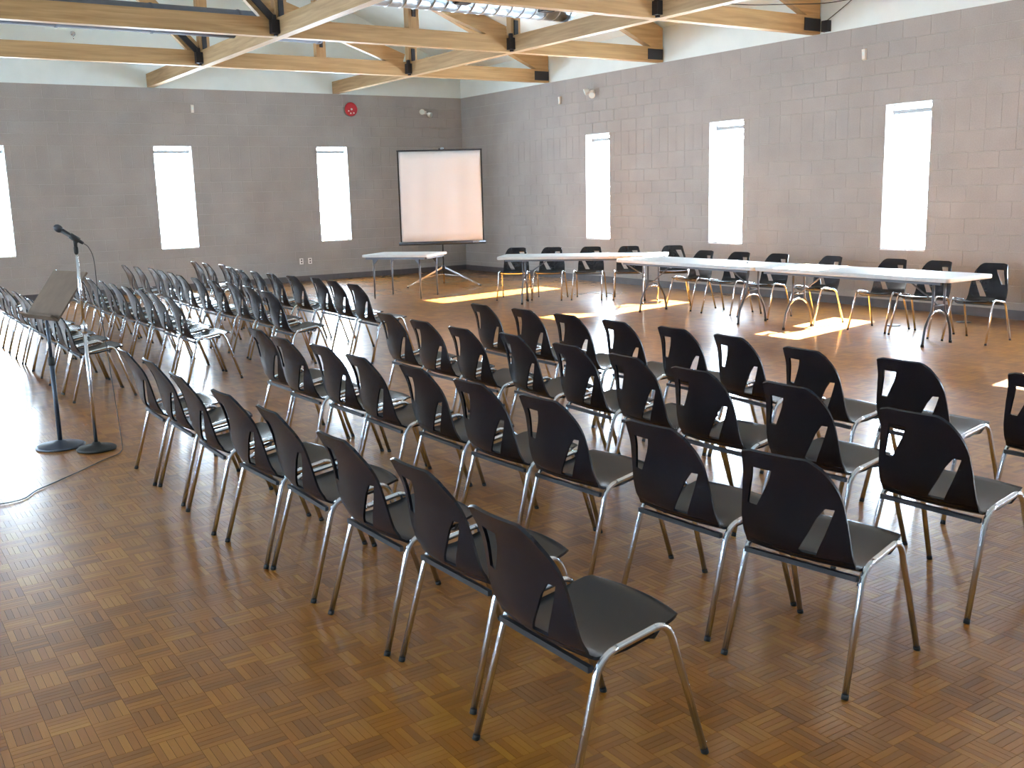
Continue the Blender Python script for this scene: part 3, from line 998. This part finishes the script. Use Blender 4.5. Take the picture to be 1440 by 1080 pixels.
MB().obox(lo + nrm * 0.028, nrm * 0.030, Vector((0, 0.24, 0)), up.normalized() * 0.006).build('ledge', MAT_BROWN, desk)
MB().bar((0.0, 0, 0.915), (lo + hi) / 2 - nrm * 0.022, 0.024, 0.024, up=(0, 1, 0)).build('tilt_bracket', MAT_BLUEGREY, m)
tag(m, 'music stand with a brown tilted desk on a dark round base', 'music stand')

k = empty('microphone_stand', (-10.77, -12.72, 0))
MB().lathe([(0.13, 0.0), (0.134, 0.012), (0.12, 0.022), (0.035, 0.036), (0.022, 0.055)], (0, 0, 0), 32).build('base', MAT_RUBBER, k)
MB().tube([(0, 0, 0.05), (0, 0, 0.86)], 0.013, 12).build('lower_tube', MAT_CHROME, k)
MB().lathe([(0.016, -0.035), (0.020, -0.02), (0.020, 0.02), (0.016, 0.035)], (0, 0, 0.86), 14).build('clutch', MAT_CHROME, k)
MB().tube([(0, 0, 0.86), (0, 0, 1.375)], 0.0105, 12).build('upper_tube', MAT_CHROME, k)
MB().lathe([(0.012, 0), (0.015, 0.01), (0.015, 0.04), (0.011, 0.05)], (0, 0, 1.37), 12).build('clip_base', MAT_RUBBER, k)
tag(k, 'chrome microphone stand on a round black base', 'microphone stand')
mic = empty('microphone', (-10.77, -12.72, 1.474))
ad = Vector((-0.60, 0.25, 0.80)).normalized()
ad = Vector((-0.80, 0.10, 0.58)).normalized()
A = -ad * 0.062; B = ad * 0.095
MB().tube([A, A + ad * 0.02, B], [0.010, 0.012, 0.0165], 14).build('handle', MAT_STEEL, mic)
MB().tube([B, B + ad * 0.008, B + ad * 0.022, B + ad * 0.038, B + ad * 0.050, B + ad * 0.056], [0.018, 0.0235, 0.026, 0.024, 0.016, 0.004], 16).build('grille', MAT_DARKMETAL, mic)
MB().tube([Vector((0, 0, 0)) - ad * 0.03, ad * 0.035], 0.0205, 14).build('clip', MAT_RUBBER, mic)
MB().tube([Vector((0, 0, -0.0535)), Vector((0, 0, -0.0))], 0.012, 10).build('clip_stem', MAT_RUBBER, mic)
tag(mic, 'black handheld microphone clipped on the chrome stand', 'microphone')
c0 = Vector((-10.77, -12.72, 1.474)) + A - ad * 0.002
pts = [c0, c0 + Vector((0.03, 0, -0.03)), c0 + Vector((0.055, 0.0, -0.12)), (-10.66, -12.74, 1.05), (-10.64, -12.78, 0.55), (-10.63, -12.86, 0.10),
       (-10.66, -12.95, 0.012), (-10.80, -13.08, 0.006), (-11.0, -13.30, 0.006), (-11.18, -13.48, 0.006), (-11.30, -13.60, 0.006), (-11.42, -13.76, 0.006), (-11.65, -13.72, 0.006), (-12.1, -13.4, 0.006), (-12.9, -13.1, 0.006)]
def smooth(pts, n=6):
    pts = [Vector(p) for p in pts]
    P = [pts[0]] + pts + [pts[-1]]
    out = []
    for i in range(1, len(P) - 2):
        for j in range(n):
            t = j / n
            a, b, c, d_ = P[i - 1], P[i], P[i + 1], P[i + 2]
            out.append(0.5 * ((2 * b) + (c - a) * t + (2 * a - 5 * b + 4 * c - d_) * t * t + (3 * b - a - 3 * c + d_) * t ** 3))
    out.append(pts[-1])
    return out
tag(MB().tube(smooth(pts), 0.0032, 6).build('microphone_cable', MAT_CORD), 'thin black cable from the microphone down to the floor', 'cable')

# ------------------------------------------------------------------ things on the walls
b = empty('fire_bell', (-2.73, 0, 3.525))
MB().lathe([(0.05, 0.0), (0.05, -0.035), (0.115, -0.040), (0.142, -0.045), (0.142, -0.058), (0.120, -0.070), (0.07, -0.078), (0.012, -0.080)], (0, 0, 0), 32, 'Y').build('gong', MAT_RED, b)
MB().lathe([(0.022, -0.079), (0.022, -0.088), (0.012, -0.092)], (0, 0, 0), 12, 'Y').build('centre_bolt', MAT_IVORY, b)
for ax, az in ((-0.065, -0.035), (0.05, -0.075), (-0.02, -0.082)):
    MB().box(ax - 0.013, ax + 0.013, -0.079, -0.066, az - 0.012, az + 0.012).build('clip', MAT_IVORY, b)
tag(b, 'round red fire alarm bell on the screen wall', 'alarm bell')

def emergency_lamp(loc, rz, label):
    e = empty('emergency_lamp', loc, rz)      # local -y looks into the room
    MB().box(-0.05, 0.05, -0.03, 0, -0.035, 0.035).build('mount_plate', MAT_IVORY, e)
    for q, dz in ((-1, 0.02), (1, -0.05)):
        ax = Vector((q * 0.5, -0.75, -0.35)).normalized()
        c = Vector((q * 0.085, -0.085, dz))
        h = MB().tube([c - ax * 0.05, c - ax * 0.03, c + ax * 0.03, c + ax * 0.05], [0.022, 0.042, 0.06, 0.062], 16).build('lamp_head', MAT_IVORY, e)
        MB().tube([c + ax * 0.0502, c + ax * 0.053], 0.052, 16).build('lens', MAT_WHITE, h)
        MB().tube([(q * 0.03, -0.028, 0), (q * 0.05, -0.05, dz * 0.5), c - ax * 0.045], 0.010, 8).build('swivel_arm', MAT_IVORY, e)
    tag(e, label, 'lamp', 'twin-head emergency lamps')
emergency_lamp((-0.96, 0, 3.50), 0, 'ivory twin-head emergency lamp above the projection screen')
emergency_lamp((0, -4.78, 3.52), math.radians(-90), 'ivory twin-head emergency lamp on the long window wall')

def wall_sensor(loc, rz, label):
    e = empty('wall_sensor', loc, rz)
    mb = MB()
    mb.add([(-0.03, 0, -0.075), (0.03, 0, -0.075), (0.03, 0, 0.075), (-0.03, 0, 0.075),
            (-0.024, -0.03, -0.066), (0.024, -0.03, -0.066), (0.026, -0.04, 0.066), (-0.026, -0.04, 0.066)],
           [(4, 5, 6, 7), (0, 1, 5, 4), (1, 2, 6, 5), (2, 3, 7, 6), (3, 0, 4, 7), (3, 2, 1, 0)])
    mb.build('housing', MAT_IVORY, e)
    MB().add([(-0.017, -0.0365, -0.02), (0.017, -0.0365, -0.02), (0.017, -0.0405, 0.03), (-0.017, -0.0405, 0.03)], [(0, 1, 2, 3)]).build('lens_cover', MAT_WHITE, e)
    tag(e, label, 'sensor', 'ivory wall sensors')
wall_sensor((-6.05, 0, 3.46), 0, 'small ivory wall sensor on the screen wall')
wall_sensor((0, -3.75, 3.46), math.radians(-90), 'small ivory wall sensor on the window wall near the corner')
wall_sensor((0, -10.79, 3.46), math.radians(-90), 'small ivory wall sensor on the window wall below the speaker')

for x, l in ((-4.02, 'ivory outlet plate low on the screen wall, farther from the corner'), (-3.83, 'ivory outlet plate low on the screen wall, nearer the corner')):
    e = empty('outlet_plate', (x, 0, 0.42))
    MB().add([(-0.042, 0, -0.062), (0.042, 0, -0.062), (0.042, 0, 0.062), (-0.042, 0, 0.062),
              (-0.036, -0.009, -0.056), (0.036, -0.009, -0.056), (0.036, -0.009, 0.056), (-0.036, -0.009, 0.056)],
             [(4, 5, 6, 7), (0, 1, 5, 4), (1, 2, 6, 5), (2, 3, 7, 6), (3, 0, 4, 7), (3, 2, 1, 0)]).build('cover', MAT_IVORY, e)
    for dz in (-0.026, 0.026):
        MB().box(-0.016, 0.016, -0.011, -0.009, dz - 0.015, dz + 0.015).build('socket', MAT_BASE, e)
    tag(e, l, 'outlet', 'wall outlets')

e = empty('wall_speaker', (0, -10.15, 3.92))
MB().box(-0.085, -0.005, -0.055, 0.055, -0.075, 0.075).build('cabinet', MAT_STEEL, e)
MB().box(-0.09, -0.0852, -0.047, 0.047, -0.067, 0.067).build('grille', MAT_RUBBER, e)
MB().box(-0.005, 0.0, -0.03, 0.03, -0.03, 0.03).build('bracket', MAT_DARKMETAL, e)
tag(e, 'small black speaker on the white frieze beside a truss end', 'speaker')
pts = [(-0.04, -10.16, 3.996), (-0.05, -10.34, 4.08), (-0.06, -10.56, 4.19), (-0.10, -10.585, 4.205), (-0.30, -10.30, 4.185), (-0.85, -10.07, 4.165), (-1.5, -10.06, 4.11), (-2.2, -10.05, 4.085)]
tag(MB().tube(smooth(pts), 0.006, 6).build('speaker_cable', MAT_CORD), 'thin dark cable strung from the small black speaker', 'cable')

# small round fixings on the white gable above the screen wall
for x, z, l in ((-8.08, 4.72, 'small round fitting on the white gable beside the left duct'), (-3.45, 4.52, 'small round fitting on the white gable near the fire bell')):
    e = empty('sprinkler_head', (x, 0, z))
    MB().lathe([(0.045, 0), (0.045, -0.008), (0.014, -0.016), (0.014, -0.06), (0.026, -0.064), (0.026, -0.07)], (0, 0, 0), 16, 'Y').build('escutcheon', MAT_CHROME, e)
    MB().tube([(0, -0.03, 0), (0, -0.03, -0.10)], 0.008, 8).build('stem', MAT_CHROME, e)
    tag(e, l, 'sprinkler')

# floor plates by the window wall
for x, y, l in ((-1.50, -12.50, 'dark floor outlet cover under the chairs behind the tables'), (-0.66, -12.90, 'dark floor outlet cover close to the window wall')):
    e = empty('floor_outlet', (x, y, 0))
    MB().lathe([(0.085, 0.0), (0.085, 0.006), (0.075, 0.010)], (0, 0, 0), 24).build('cover', MAT_DARKMETAL, e)
    MB().box(-0.03, 0.03, -0.02, 0.02, 0.0101, 0.014).build('flap', MAT_STEEL, e)
    tag(e, l, 'floor outlet', 'floor outlets')
